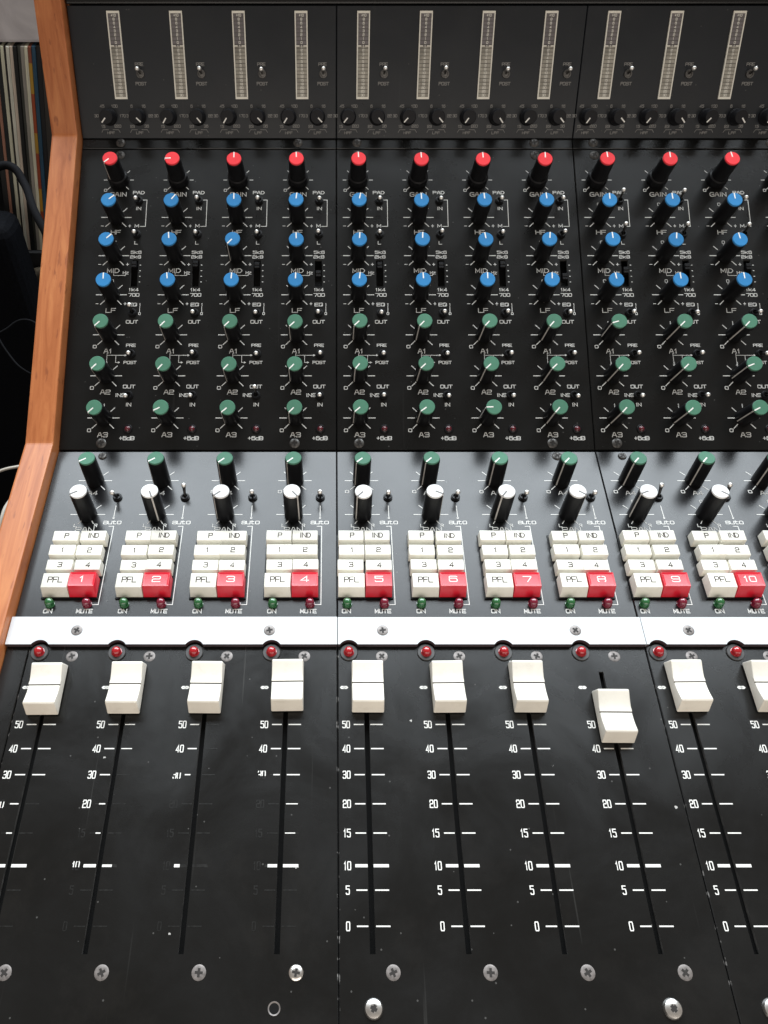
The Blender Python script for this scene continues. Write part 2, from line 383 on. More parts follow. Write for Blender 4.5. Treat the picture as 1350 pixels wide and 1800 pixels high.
# chassis under the panels
mb = MB()
prof = []
def pt(fr, s, h):
    v = fr @ Vector((0, s * MM, h * MM)); return (v.y / MM, v.z / MM)
prof = [pt(FR_F, -309, -9), pt(FR_F, 3.5, -9), pt(FR_E, 222.5, -9), pt(FR_M, 84, -9)]
top = prof[-1]
prof += [(top[0] + 70, top[1] + 2), (top[0] + 78, 740), (-306, 740)]
n = len(prof)
mb.add([(x + 75 - 75, y, z) for x in (-94.8 - 75 , 322.4) for y, z in prof],
       [tuple(range(n)), tuple(reversed(range(n, 2 * n)))] + [(i, n + i, n + (i + 1) % n, (i + 1) % n) for i in range(n)])
obj('chassis', mb.mesh('chassis', M['chassis']), console, Matrix.Translation((-0.075, 0, 0)))
for lx in (-150, 300):
    for ly in (-250, 230):
        mb = MB(); mb.box(lx - 22, lx + 22, ly - 22, ly + 22, 0, 739.5)
        obj('leg', bevel_mesh(mb.mesh('leg', M['chassis']), 3), console, Matrix.Translation((-0.075, 0, 0)))

# wooden side cheek: one board cut to the profile of the desk
def off(h):
    """profile line of the desk lifted by h, mitred at the folds"""
    def inter(p, a, q, b):
        d = math.cos(a) * math.sin(b) - math.sin(a) * math.cos(b)
        t = ((q[0] - p[0]) * math.sin(b) - (q[1] - p[1]) * math.cos(b)) / d
        return (p[0] + t * math.cos(a), p[1] + t * math.sin(a))
    f0, e0, m0 = pt(FR_F, -311, h), pt(FR_E, 0, h), pt(FR_M, 0, h)
    return [f0, inter(f0, A_F, e0, A_E), inter(e0, A_E, m0, A_M), pt(FR_M, 112, h)]
pr = off(9.5)
pr += [(pr[-1][0] + 80, pr[-1][1] + 4), (pr[-1][0] + 95, 720), (-318, 720)]
mb = MB(); n = len(pr)
mb.add([(x, y, z) for x in (-187.2, -170.0) for y, z in pr],
       [tuple(range(n)), tuple(reversed(range(n, 2 * n)))] + [(i, n + i, n + (i + 1) % n, (i + 1) % n) for i in range(n)])
me = mb.mesh('wooden_cheek', M['wood'])
bm = bmesh.new(); bm.from_mesh(me); bmesh.ops.recalc_face_normals(bm, faces=bm.faces)
bmesh.ops.bevel(bm, geom=list(bm.edges), offset=0.0011, segments=2, affect='EDGES', profile=0.6); bm.to_mesh(me); bm.free()
tag(obj('wooden_cheek', me, console, Matrix.Translation((-0.075, 0, 0))), 'orange varnished wooden side board with bent front edge')

# ------------------------------------------------------------------ small parts, built once and copied
def screw_mesh(name, r, mats, dome=0.5, cross=0.55):
    mb = MB()
    mb.lathe([(r, -0.4), (r, dome * 0.25), (r * 0.86, dome * 0.75), (r * 0.5, dome), (0.35 * r, dome)], 20)
    a = r * cross; b = r * 0.17; z = dome + 0.06
    q = [(b, a), (b, b), (a, b), (a, -b), (b, -b), (b, -a), (-b, -a), (-b, -b), (-a, -b), (-a, b), (-b, b), (-b, a)]
    mb.add([(x, y, z) for x, y in q], [tuple(reversed(range(12)))], 1)
    c = r * 0.24
    mb.add([(0, c * 1.3, z + .02), (-c * 1.3, 0, z + .02), (0, -c * 1.3, z + .02), (c * 1.3, 0, z + .02)], [(0, 1, 2, 3)], 1)
    return mb.mesh(name, mats, 40)
ME_SCREW = screw_mesh('countersunk_screw', 3.0, [M['screw'], M['recess']], 0.25)
ME_DSCREW = screw_mesh('black_screw', 3.2, [M['dark_screw'], M['recess']], 0.9)
ME_PAN = screw_mesh('dome_screw', 3.9, [M['metal'], M['recess']], 2.1, 0.36)
def put_screw(panel, me, x, y, z=0, name='screw'):
    return obj(name, me, panel, T(x, y, z) @ RZ(random.uniform(0, 90)))

def knob_meshes(h, rb, rt, cap_r, skirt=False, cap_h=1.1, n=28):
    mb = MB()
    pr = [(rb, 0), (rb, h * 0.12)] if not skirt else [(rb, 0), (rb, 4.2), (rb - 0.25, 5.0), (rb - 1.15, 5.6), (rb - 1.2, 8)]
    pr += [(rt + 0.12, h - 1.6), (rt, h - 0.9), (cap_r + 0.02, h - 0.7)]
    mb.lathe(pr, n)
    body = mb.mesh('knob_body', M['knob'], 35)
    mb = MB(); mb.lathe([(cap_r, h - 0.75), (cap_r, h + cap_h - 1.0), (cap_r - 0.28, h + cap_h - 0.7)], n)
    cap = lambda m: mb.mesh('cap', m, 35)
    return body, cap, h + cap_h - 0.7
def line_mesh(h, rb, rt, top, r_in, r_out, wdt, m_top, m_side, skirt=False):
    mb = MB(); w2 = wdt / 2
    mb.box(-w2, w2, r_in, r_out, top - 0.2, top + 0.08, 0)
    z1 = h - 0.7; z0 = 0.6 if not skirt else 6
    r1 = rt + 0.1; r0 = rb + 0.05 if not skirt else rb - 1.1
    mb.add([(-w2, r0, z0), (w2, r0, z0), (w2, r1, z1), (-w2, r1, z1), (-w2, r0 - 0.6, z0), (w2, r0 - 0.6, z0), (w2, r1 - 0.6, z1), (-w2, r1 - 0.6, z1)],
           [(1, 0, 3, 2), (0, 4, 7, 3), (1, 2, 6, 5), (2, 3, 7, 6), (0, 1, 5, 4)], 1)
    return mb.mesh('pointer_line', [m_top, m_side])
KN = {}
def kind(key, h, rb, rt, cr, capmats, r_in, m_top, m_side, skirt=False, wdt=0.75):
    body, cap, top = knob_meshes(h, rb, rt, cr, skirt)
    KN[key] = (body, {k: cap(M[k]) for k in capmats}, line_mesh(h, rb, rt, top, r_in, cr - 0.05, wdt, M[m_top], M[m_side], skirt))
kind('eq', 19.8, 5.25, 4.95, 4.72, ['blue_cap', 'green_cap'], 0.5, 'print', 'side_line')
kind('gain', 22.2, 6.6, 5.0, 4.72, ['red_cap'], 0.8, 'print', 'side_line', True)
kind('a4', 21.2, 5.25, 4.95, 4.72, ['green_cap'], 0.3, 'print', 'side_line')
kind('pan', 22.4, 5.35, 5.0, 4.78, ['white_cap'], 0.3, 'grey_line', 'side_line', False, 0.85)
def put_knob(fr, x, y, key, capmat, ang, name, label):
    body, caps, line = KN[key]
    k = obj(name, body, console, fr @ T(x, y, 0.05) @ RZ(-ang) @ Matrix.Rotation(R(random.uniform(-0.7, 0.7)), 4, 'X') @ Matrix.Rotation(R(random.uniform(-0.7, 0.7)), 4, 'Y'))
    k['label'] = label
    obj('cap', caps[capmat], k); obj('pointer_line', line, k)
    return k

# bat-handle toggle switch
mb = MB(); mb.lathe([(2.75, 0), (2.75, 0.9), (2.3, 1.0), (2.2, 1.8), (1.55, 1.8), (1.5, 0.6)], 16)
ME_BUSH = mb.mesh('bushing', M['knob'], 35)
mb = MB(); mb.lathe([(2.7, 0), (2.7, 0.7), (2.45, 1.2), (1.9, 1.2), (1.7, 0.3)], 18)
ME_BUSH2 = mb.mesh('bushing_ring', M['dark_screw'], 35)
mb = MB(); mb.lathe([(0.6, 0.4), (0.75, 3), (1.0, 7.0), (1.2, 7.8)], 14, cap1=False)
mb.lathe([(1.2, 7.8), (1.42, 8.3), (1.48, 8.9), (1.3, 9.6), (0.8, 10.05), (0.15, 10.2)], 14, mi=1)
ME_BAT = mb.mesh('lever', [M['lever'], M['tip']], 60)
def put_toggle(fr, x, y, tilt, side=0, ring_=False, scale=1.0):
    b = obj('toggle_switch', ME_BUSH2 if ring_ else ME_BUSH, console, fr @ T(x, y, 0.05))
    obj('lever', ME_BAT, b, T(0, 0, 0.3) @ Matrix.Rotation(R(-tilt), 4, 'X') @ Matrix.Rotation(R(side), 4, 'Y') @ Matrix.Scale(scale, 4))
    return b
# light emitting diodes
def led_mesh(r, h, m):
    mb = MB(); mb.lathe([(r * 1.12, 0), (r * 1.12, 0.5), (r, 0.6), (r, h - r * 0.8), (r * 0.9, h - r * 0.42), (r * 0.66, h - r * 0.15), (r * 0.3, h - 0.02), (0.05, h)], 20)
    return mb.mesh('indicator_lamp', m, 60)
ME_LED_G = led_mesh(2.35, 4.6, M['led_green']); ME_LED_R = led_mesh(2.35, 4.6, M['led_dark_red'])
ME_LED_F = led_mesh(2.4, 3.8, M['led_red']); ME_LED_E = led_mesh(1.55, 1.5, M['led_dim'])
mb = MB(); mb.lathe([(4.6, 0), (4.6, 0.5), (4.3, 0.8), (2.8, 0.8), (2.65, 0.2)], 28)
ME_COLLAR = mb.mesh('lamp_collar', M['collar'], 35)
mb = MB(); mb.lathe([(2.9, 0), (2.9, 0.5), (2.5, 0.8), (1.85, 0.8), (1.75, 0.1)], 22)
ME_COLLAR_E = mb.mesh('lamp_collar', M['knob'], 35)

# ------------------------------------------------------------------ meter panels
ANG = [(-135, 5.9, 9.5), (-90, 5.7, 9.8), (-45, 6.1, 9.4), (45, 6.1, 9.4), (90, 5.7, 9.8), (135, 5.9, 9.5)]
def meter_legend():
    mb = MB()
    text(mb, 'PRE', 16.6, 45.2, 1.7, 1.45, 0.34, 0.4); text(mb, 'POST', 16.8, 34.0, 1.7, 1.45, 0.34, 0.4)
    for s, x, y in (('45', -10.6, 20.8), ('100', -2.3, 20.8), ('30', -15.0, 15), ('170', 2.6, 15), ('220', -1.4, 8.8), ('15', -11.2, 8.6),
                    ('6', 9.1, 20.8), ('16', 17.1, 20.8), ('22', 21.3, 15), ('36', 18.0, 8.8), ('3', 5.8, 15), ('23', 8.4, 8.6)):
        text(mb, s, x, y, 1.55, 1.15, 0.32, 0.36)
    for x in (-6.4, 13.0):
        stroke(mb, [(x - 6.2, 5.0), (x - 5.2, 6.6), (x - 1.5, 6.6)], 0.28, 0.12)
        stroke(mb, [(x + 6.2, 5.0), (x + 5.2, 6.6), (x + 1.5, 6.6)], 0.28, 0.12)
    text(mb, 'HPF', -6.4, 4.7, 1.4, 1.3, 0.3, 0.4); text(mb, 'LPF', 13.0, 4.7, 1.4, 1.3, 0.3, 0.4)
    return mb
ME_ML = meter_legend().mesh('legend', M['dim_print'])
def meter_parts():
    fr_ = MB(); w2, y0, y1, b = 4.1, 24.9, 74.9, 0.72
    fr_.box(-w2, -w2 + b, y0, y1, 0, 1.2); fr_.box(w2 - b, w2, y0, y1, 0, 1.2)
    fr_.box(-w2 + b, w2 - b, y0, y0 + 1.3, 0, 1.2); fr_.box(-w2 + b, w2 - b, y1 - 1.3, y1, 0, 1.2)
    yz = y1 - 19.4
    fr_.box(-w2 + b, -1.3, yz - 0.3, yz + 0.3, 0.7, 0.98); fr_.box(1.3, w2 - b, yz - 0.3, yz + 0.3, 0.7, 0.98)
    win = MB(); win.quad(-w2 + b, w2 - b, y0 + 1.3, yz, 0.7, 0); win.quad(-w2 + b, w2 - b, yz, y1 - 1.3, 0.7, 1)
    nums = ['+10', '8', '6', '4', '3', '2', '1', '0', '1', '2', '3', '4', '5', '6', '8', '10', '12', '15', '18', '20', '25', '30']
    seg = MB(); pr_ = MB(); p = (y1 - 1.3 - y0 - 1.3) / len(nums)
    for i, s in enumerate(nums):
        yc = y1 - 1.3 - (i + 0.5) * p
        seg.quad(-w2 + b, w2 - b, yc - p / 2 - 0.16, yc - p / 2 + 0.16, 0.78)
        text(pr_, s, 0.1, yc, 1.25, 0.95, 0.3, 0.25, z=0.86)
    return (fr_.mesh('meter_frame', M['meter_frame']), win.mesh('meter_window', [M['meter_low'], M['meter_high']]),
            seg.mesh('segment_gaps', M['meter_bar']), pr_.mesh('meter_numerals', M['meter_print']))
ME_METER = meter_parts()
mb = MB(); mb.lathe([(5.3, 0), (5.3, 1.6), (4.8, 2.2), (4.5, 9.2), (4.15, 9.8)], 26)
ME_FK = mb.mesh('filter_knob', M['knob_soft'], 35)
mb = MB(); mb.box(-0.4, 0.4, 0.8, 4.5, 9.6, 9.9); ME_FL = mb.mesh('pointer_line', M['print'])
for c0, x0, x1 in MOD:
    pn = obj('meter_panel', plate(x0 if c0 > 1 else -169.5, x1, 1.2, 78.0, 1.8).mesh('meter_panel', [M['meter_panel'], M['cut_edge']]), console, FR_M)
    for c in range(c0, c0 + 4):
        obj('lettering', ME_ML, pn, T(CH(c), 0))
for c in range(1, NCH + 1):
    f_ = obj('level_meter', ME_METER[0], console, FR_M @ T(CH(c) + 3.0, 0, 0.05))
    for nm, me in zip(('meter_window', 'segment_gaps', 'meter_numerals'), ME_METER[1:]):
        s_ = obj(nm, me, f_)
        if nm == 'segment_gaps': s_['kind'] = 'stuff'
    put_toggle(FR_M, CH(c) + 17.0, 39.6, 20 + random.uniform(-3, 3), random.uniform(-3, 3), ring_=True, scale=0.9)
    for dx, a in ((-6.4, -140), (13.0, 138)):
        k = obj('filter_knob', ME_FK, console, FR_M @ T(CH(c) + dx, 14.2, 0.05) @ RZ(-a - random.uniform(-6, 6)))
        k['label'] = 'short black filter knob under a level meter'
        obj('pointer_line', ME_FL, k)
# hood along the top of the meter panels, blank strip below them
mb = MB(); mb.box(-169.5, 322.3, 78.6, 112, -6, 2.2)
obj('top_rail', bevel_mesh(mb.mesh('top_rail', M['eq_panel']), 1.0), console, FR_M)
mb = plate(-169.5, -158.0, -306, -118.2, 1.8); obj('edge_filler', mb.mesh('edge_filler', M['fader_panel']), console, FR_F)
for c0, x0, x1 in MOD:
    xa = x0 if c0 != 1 else -169.5
    bl = obj('blank_strip', plate(xa, x1, 212.9, 221.0, 1.6).mesh('blank_strip', M['eq_panel']), console, FR_E)
    for c in (c0, c0 + 3): put_screw(bl, ME_DSCREW, CH(c) - 0.3, 217.3)

# ------------------------------------------------------------------ equaliser panels
ROW = dict(A3=21.4, A2=49.4, A1=77.3, LF=105.2, MID=133.1, HF=161.0, GAIN=188.9)
def eq_legend():
    mb = MB()
    big = lambda s, x, y, wd=2.45: text(mb, s, x, y, 2.75, wd, 0.50, 0.7)
    sm = lambda s, x, y, wd=1.85: text(mb, s, x, y, 2.05, wd, 0.42, 0.55)
    y = ROW['GAIN']
    ring(mb, 0, y, [(a, 7.7, 9.8) for a in (-135, -90, -45, 45, 90, 135)], 0.5)
    text(mb, '0', -8.4, y - 7.7, 1.7, 1.7, 0.4); big('GAIN', 0.2, 178.1, 2.6)
    for r_, t_ in (('HF', 150.1), ('MID', 122.3), ('LF', 94.2)):
        y = ROW[r_]; ring(mb, 0, y, ANG + [(0, 5.9, 8.0)])
        text(mb, '0', 0, y + 9.7, 1.9, 1.6, 0.42)
        stroke(mb, [(-9.7, y - 6.3), (-8.2, y - 6.3)], 0.42, 0.12)
        text(mb, '+', 9.2, y - 6.3, 2.2, 1.9, 0.42)
        big(r_, 0.2, t_, 2.7)
    for r_, t_ in (('A1', 66.1), ('A2', 38.5), ('A3', 10.4)):
        y = ROW[r_]; ring(mb, 0, y, ANG + [(0, 7.0, 9.2)])
        text(mb, '0', -8.5, y - 8.1, 1.9, 2.0, 0.45); big(r_, 0.1, t_, 2.7)
    sm('PAD', 13.9, 179.4, 2.1); sm('IN', 14.3, 167.6, 2.0); sm('M', 13.8, 154.8, 2.4); sm('L', 14.0, 142.4)
    stroke(mb, [(16.9, 173.9), (19.6, 173.9), (19.5, 154.4), (15.9, 154.4)], 0.42, 0.12)
    text(mb, '5k6', 14.4, 135.5, 1.9, 1.8, 0.38, 0.65); text(mb, '2k8', 14.2, 132.2, 1.9, 1.8, 0.38, 0.65)
    for i in range(4): stroke(mb, [(17.4, 126.3 - 4.0 * i), (17.9, 126.3 - 4.0 * i)], 0.5, 0.12)
    text(mb, '1k4', 14.2, 108.8, 1.9, 1.8, 0.38, 0.65); sm('700', 14.5, 105.1, 1.9); sm('EQ', 14.2, 98.3, 2.2)
    text(mb, '1', 18.9, 98.3, 1.6, 1.2, 0.35); stroke(mb, [(18.8, 97.0), (18.8, 93.2)], 0.34, 0.12); text(mb, '0', 18.8, 92.0, 1.5, 1.2, 0.36)
    sm('OUT', 14.3, 86.3, 2.1)
    text(mb, 'Hz', 8.4, 120.8, 1.9, 1.5, 0.38, 0.4)
    stroke(mb, [(0.6, 121.0), (0.6, 118.9), (8.2, 118.9), (8.2, 119.6)], 0.38, 0.10)
    text(mb, 'PRE', 14.5, 70.1, 1.8, 1.65, 0.36, 0.45); text(mb, 'POST', 14.6, 58.4, 1.8, 1.65, 0.36, 0.45)
    stroke(mb, [(-0.3, 64.6), (-0.3, 56.4)], 0.36, 0.10); stroke(mb, [(-0.1, 63.3), (11.4, 63.3)], 0.36, 0.13); stroke(mb, [(5.4, 63.1), (5.4, 58.4), (7.4, 58.4)], 0.36, 0.16)
    for x, y, d in ((11.8, 63.3, 0), (7.8, 58.4, 0), (-0.3, 56.0, 1)):
        q = [(x - 0.9, y - 0.75), (x + 0.5, y), (x - 0.9, y + 0.75)] if not d else [(x - 0.75, y + 0.9), (x, y - 0.5), (x + 0.75, y + 0.9)]
        mb.add([(a, b, 0.19) for a, b in q], [(0, 1, 2)])
    sm('OUT', 14.9, 42.2, 2.1); sm('INS', 9.6, 36.5, 2.1); sm('IN', 15.1, 30.2, 2.0)
    text(mb, '+6dB', 15.2, 8.2, 2.2, 1.95, 0.46, 0.5)
    return mb
ME_EL = eq_legend().mesh('legend', M['eq_print'])
mb = MB(); mb.box(-1.7, 1.7, -2.1, 2.1, -1.6, 2.6); mb.box(-1.7, 1.7, -0.3, 0.3, 2.55, 3.1)
ME_SLIDE = bevel_mesh(mb.mesh('slide_switch', M['knob']), 0.25, 1)
SLX, SL0, SL1 = 13.9, 111.0, 130.2
for c0, x0, x1 in MOD:
    holes = [(CH(c) + SLX - 2.3, CH(c) + SLX + 2.3, SL0, SL1) for c in range(c0, c0 + 4)]
    pn = obj('equaliser_panel', plate(x0 if c0 > 1 else -169.5, x1, 0.6, 212.2, 1.8, holes).mesh('equaliser_panel', [M['eq_panel'], M['cut_edge']]), console, FR_E)
    for c in range(c0, c0 + 4): obj('lettering', ME_EL, pn, T(CH(c), 0))
    for c in (c0, c0 + 3):
        put_screw(pn, ME_DSCREW, CH(c) - 0.4, 4.9); put_screw(pn, ME_DSCREW, CH(c) - 0.2, 207.9)
KA = {'GAIN': [-132, -92, 0, -2, -3, -3, -3, 1, -4, -2, -9, 0], 'HF': [50, 36, 0, 6, 12, -2, -4, -4, 0, -3, -4, 0],
      'MID': [45, -5, -138, -2, 3, 3, -8, 6, -4, 7, -10, 0], 'LF': [0, -6, 3, 2, 6, -3, 0, 2, -7, -4, -4, 0],
      'A1': [-135, -137, -136, -135, -134, -137, -138, -139, -106, -134, -136, -135],
      'A2': [-137, -140, -138, -137, -141, -134, -134, -134, -137, -133, -112, -135],
      'A3': [-134, -116, -131, -136, -131, -126, -92, -138, -137, -131, -117, -135]}
PAD = {9: 20, 10: 20}; MSW = {9: 20, 10: 20, 11: 20, 12: 20}; EQS = {1: 14}; INS = {3: 20}
SL = [5.6, 6, 5, -1, 5, 5, 5.5, -3, 1.5, 4, 4, 4]
for c in range(1, NCH + 1):
    x = CH(c)
    put_knob(FR_E, x, ROW['GAIN'], 'gain', 'red_cap', KA['GAIN'][c - 1], 'gain_knob', 'red capped gain knob with skirt, channel %d' % c)
    for r_ in ('HF', 'MID', 'LF'):
        put_knob(FR_E, x, ROW[r_], 'eq', 'blue_cap', KA[r_][c - 1], 'equaliser_knob', 'blue capped %s knob, channel %d' % (r_, c))
    for r_ in ('A1', 'A2', 'A3'):
        put_knob(FR_E, x, ROW[r_], 'eq', 'green_cap', KA[r_][c - 1], 'auxiliary_knob', 'green capped %s knob, channel %d' % (r_, c))
    j = lambda: random.uniform(-2.5, 2.5)
    put_toggle(FR_E, x + 14.2, 173.4, PAD.get(c, -20) + j(), j(), scale=0.92)
    put_toggle(FR_E, x + 14.1, 148.6, MSW.get(c, -18) + j(), j(), scale=0.92)
    put_toggle(FR_E, x + 14.3, 92.4, EQS.get(c, -20) + j(), j(), scale=0.92)
    put_toggle(FR_E, x + 15.0, 64.2, -18 + j(), j(), scale=0.92)
    put_toggle(FR_E, x + 15.0, 36.3, INS.get(c, -20) + j(), j(), scale=0.92)
    obj('slide_switch', ME_SLIDE, console, FR_E @ T(x + SLX, (SL0 + SL1) / 2 + SL[c - 1] , -0.6))
    k = obj('indicator_lamp', ME_LED_E, console, FR_E @ T(x + 15.5, 14.2, 0.3)); obj('lamp_collar', ME_COLLAR_E, k, T(0, 0, -0.3))

# ------------------------------------------------------------------ button panels
def button_legend():
    mb = MB()
    y = -23.6
    ring(mb, 0.5, y, ANG, 0.5); text(mb, '0', -8.2, y - 8.3, 1.9, 2.0, 0.42); text(mb, 'A4', 0.4, -32.9, 2.6, 2.6, 0.45, 0.6)
    y = -48.7
    ring(mb, 0.5, y, [(-90, 5.7, 9.9), (-45, 6.2, 9.3), (45, 6.2, 9.3), (90, 5.7, 9.9), (-146, 5.6, 7.8), (146, 5.6, 7.8)], 0.5)
    text(mb, '0', 0.5, y + 9.6, 1.7, 1.5, 0.38)
    text(mb, 'L', -5.3, -56.5, 1.9, 1.5, 0.42); text(mb, 'R', 6.4, -56.5, 1.9, 1.5, 0.42)
    text(mb, 'PAN', 0.6, -59.4, 3.0, 3.0, 0.45, 0.7)
    stroke(mb, [(15.9, -42.4), (15.9, -51.0)], 0.42, 0.12)
    mb.lathe([(0.62, 0.12)], 10, 15.9, -51.2, cap1=True)
    text(mb, 'auto', 15.7, -54.3, 2.3, 2.15, 0.42, 0.5)
    stroke(mb, [(14.2, -57.1), (16.9, -57.1), (16.9, -108.6), (13.9, -108.6)], 0.42, 0.12)
    text(mb, 'ON', -9.4, -112.6, 2.2, 1.9, 0.5, 0.65); text(mb, 'MUTE', 10.2, -112.6, 2.2, 1.65, 0.5, 0.6)
    return mb
ME_BL = button_legend().mesh('legend', M['print'])
for c0, x0, x1 in MOD:
    pn = obj('button_panel', plate(x0 if c0 > 1 else -169.5, x1, -118.4, -0.6, 1.8).mesh('button_panel', [M['button_panel'], M['cut_edge']]), console, FR_F)
    for c in range(c0, c0 + 4): obj('lettering', ME_BL, pn, T(CH(c), 0))
    for c in (c0, c0 + 3): put_screw(pn, screw_mesh('black_screw', 2.6, [M['dark_screw'], M['recess']], 1.2) if c == c0 else ME_DSCREW, CH(c) + (1.5 if c != 4 else 0.5), -4.4)

def key_mesh(wd, y0, y1, h, slope, m, dish=0.0):
    """tapered key cap: front leans back by slope"""
    mb = MB(); a = wd / 2 - 0.12; t = 0.22
    b_ = [(-a, y0, 0.4), (a, y0, 0.4), (a, y1, 0.4), (-a, y1, 0.4)]
    m_ = [(-a + t, y0 + slope, h), (a - t, y0 + slope, h), (a - t, y1 - 0.25, h), (-a + t, y1 - 0.25, h)]
    mb.add(b_ + m_, [(0, 1, 5, 4), (1, 2, 6, 5), (2, 3, 7, 6), (3, 0, 4, 7)] + ([(4, 5, 6, 7)] if not dish else []))
    if dish:
        i_ = [(-a + 1.2, y0 + slope + 1.0, h - dish), (a - 1.2, y0 + slope + 1.0, h - dish), (a - 1.2, y1 - 1.2, h - dish), (-a + 1.2, y1 - 1.2, h - dish)]
        mb.add(m_ + i_, [(0, 1, 5, 4), (1, 2, 6, 5), (2, 3, 7, 6), (3, 0, 4, 7), (4, 5, 6, 7)])
    me = mb.mesh('key', m)
    bm = bmesh.new(); bm.from_mesh(me); bmesh.ops.remove_doubles(bm, verts=bm.verts, dist=1e-6)
    bmesh.ops.bevel(bm, geom=[e for e in bm.edges if len(e.link_faces) == 2], offset=0.0003, segments=2, affect='EDGES', profile=0.6)
    for f in bm.faces: f.smooth = True
    bm.to_mesh(me); bm.free(); me.set_sharp_from_angle(angle=R(28))
    return me
KW = 14.75
ROWS = [(-71.6, -64.2, 6.5), (-81.3, -73.8, 6.5), (-91.0, -83.6, 6.5)]        # front and back of the three upper rows
LASTROW = (-104.6, -92.9, 7.4)
ME_KEY = [key_mesh(KW, a, b, h, 0.6, M['cream']) for a, b, h in ROWS]
ME_PFL = key_mesh(KW, *LASTROW[:2], LASTROW[2], 2.6, M['cream'])
ME_MUTE = key_mesh(KW, LASTROW[0], LASTROW[1], 8.3, 2.8, M['red_key'], 0.35)
def key_text(s, y, h, wd, th, z, m='key_print', x=0.0):
    mb = MB(); text(mb, s, x, y, h, wd, th, None if len(s) > 1 else 0, z=z + 0.05); return mb.mesh('key_lettering', M[m])
TXT = [['P', 'IND'], ['1', '2'], ['3', '4']]
ME_KT = {}
for r_, (a, b, h) in enumerate(ROWS):
    for k in (0, 1):
        ME_KT[r_, k] = key_text(TXT[r_][k], (a + b) / 2 + 0.2, 2.9, 2.05, 0.50, h, x=0.6 if (r_, k) == (0, 0) else 0.3)
ME_PT = key_text('PFL', -97.2, 3.2, 2.15, 0.50, LASTROW[2])
mb = MB(); mb.box(-15.3, 15.3, -105.3, -63.6, 0, 0.45); mb.box(-15.3, 15.3, -105.3, -104.75, 0.4, 1.0)
ME_BEZEL = mb.mesh('key_bezel', M['knob'])
PANA = [-118, 158, -130, 140, -136, 116, -142, 124, -112, 124, -132, 0]
A4A = [-122, -125, -133, -132, -132, -134, -136, -137, -138, -137, -136, -135]
AUTO = {2: 18, 9: 20, 10: 20}
for c in range(1, NCH + 1):
    x = CH(c)
    put_knob(FR_F, x + 0.5, -23.6, 'a4', 'green_cap', A4A[c - 1], 'auxiliary_knob', 'green capped A4 knob, channel %d' % c)
    put_knob(FR_F, x + 0.5, -48.7, 'pan', 'white_cap', PANA[c - 1], 'pan_knob', 'white capped pan knob, channel %d' % c)
    t_ = put_toggle(FR_F, x + 15.9, -36.4, AUTO.get(c, -17) + random.uniform(-2, 2), -6 if c == 1 else random.uniform(-2, 2))
    bz = obj('key_bezel', ME_BEZEL, console, FR_F @ T(x + 0.8, 0, 0.05))
    for r_ in range(3):
        for k in (0, 1):
            o = obj('push_button', ME_KEY[r_], console, FR_F @ T(x + 0.8 + (k - 0.5) * KW, random.uniform(-0.12, 0.12), random.uniform(-0.35, 0.25)) @ RZ(random.uniform(-0.5, 0.5)))
            o['label'] = 'cream push button marked %s, channel %d' % (TXT[r_][k], c)
            obj('key_lettering', ME_KT[r_, k], o)
    o = obj('push_button', ME_PFL, console, FR_F @ T(x + 0.8 - KW / 2, 0, random.uniform(-0.2, 0.2))); o['label'] = 'cream push button marked PFL, channel %d' % c
    obj('key_lettering', ME_PT, o)
    o = obj('mute_button', ME_MUTE, console, FR_F @ T(x + 0.8 + KW / 2, 0, random.uniform(-0.1, 0.2))); o['label'] = 'red mute button numbered %d' % c
    obj('key_lettering', key_text('x' if c == 8 else str(c), -97.3, 3.3, 4.2 if c < 10 else 3.3, 0.5, 7.95, 'print'), o)
    obj('indicator_lamp', ME_LED_G, console, FR_F @ T(x - 9.0, -108.4, 0.05))['label'] = 'green ON lamp, channel %d' % c
    obj('indicator_lamp', ME_LED_R, console, FR_F @ T(x + 11.0, -108.4, 0.05))['label'] = 'dark red MUTE lamp, channel %d' % c

# white strip with half-round cut-outs over the fader lamps
LEDX, LEDS, NR, NS = -8.4, -137.0, 5.4, -136.5
STR0, STR1, STH = -133.6, -117.8, 3.0
for c0, x0, x1 in MOD:
    xa = x0 if c0 != 1 else -169.6
    y1 = STR1 + (0.25 if c0 == 1 else 0)
    low = [(xa, STR0)]
    hw = math.sqrt(NR ** 2 - (STR0 - NS) ** 2); a0 = math.asin((STR0 - NS) / NR)
    for c in range(c0, c0 + 4):
        for k in range(13):
            a = math.pi - a0 - (math.pi - 2 * a0) * k / 12
            low.append((CH(c) + LEDX + NR * math.cos(a), NS + NR * math.sin(a)))
    low.append((x1, STR0))
    up = [(p[0], y1) for p in low]
    mb = MB(); n = len(low)
    mb.add([(x, y, STH) for x, y in low] + [(x, y, STH) for x, y in up], [(i, i + 1, n + i + 1, n + i) for i in range(n - 1)], 0)
    mb.add([(x, y, STH) for x, y in low] + [(x, y, 0.1) for x, y in low], [(i + 1, i, n + i, n + i + 1) for i in range(n - 1)], 1)
    mb.add([(xa, y1, STH), (x1, y1, STH), (x1, y1, 0.1), (xa, y1, 0.1)], [(0, 1, 2, 3)], 0)
    for xx in (xa, x1): mb.add([(xx, STR0, STH), (xx, y1, STH), (xx, y1, 0.1), (xx, STR0, 0.1)], [(0, 1, 2, 3)], 0)
    st = obj('white_strip', mb.mesh('white_strip', [M['strip'], M['strip_edge']]), console, FR_F)
    for c, dx in ((c0, 9.4), (c0 + 3, -9.8)): put_screw(st, ME_SCREW, CH(c) + dx, -125.6, STH + 0.02)

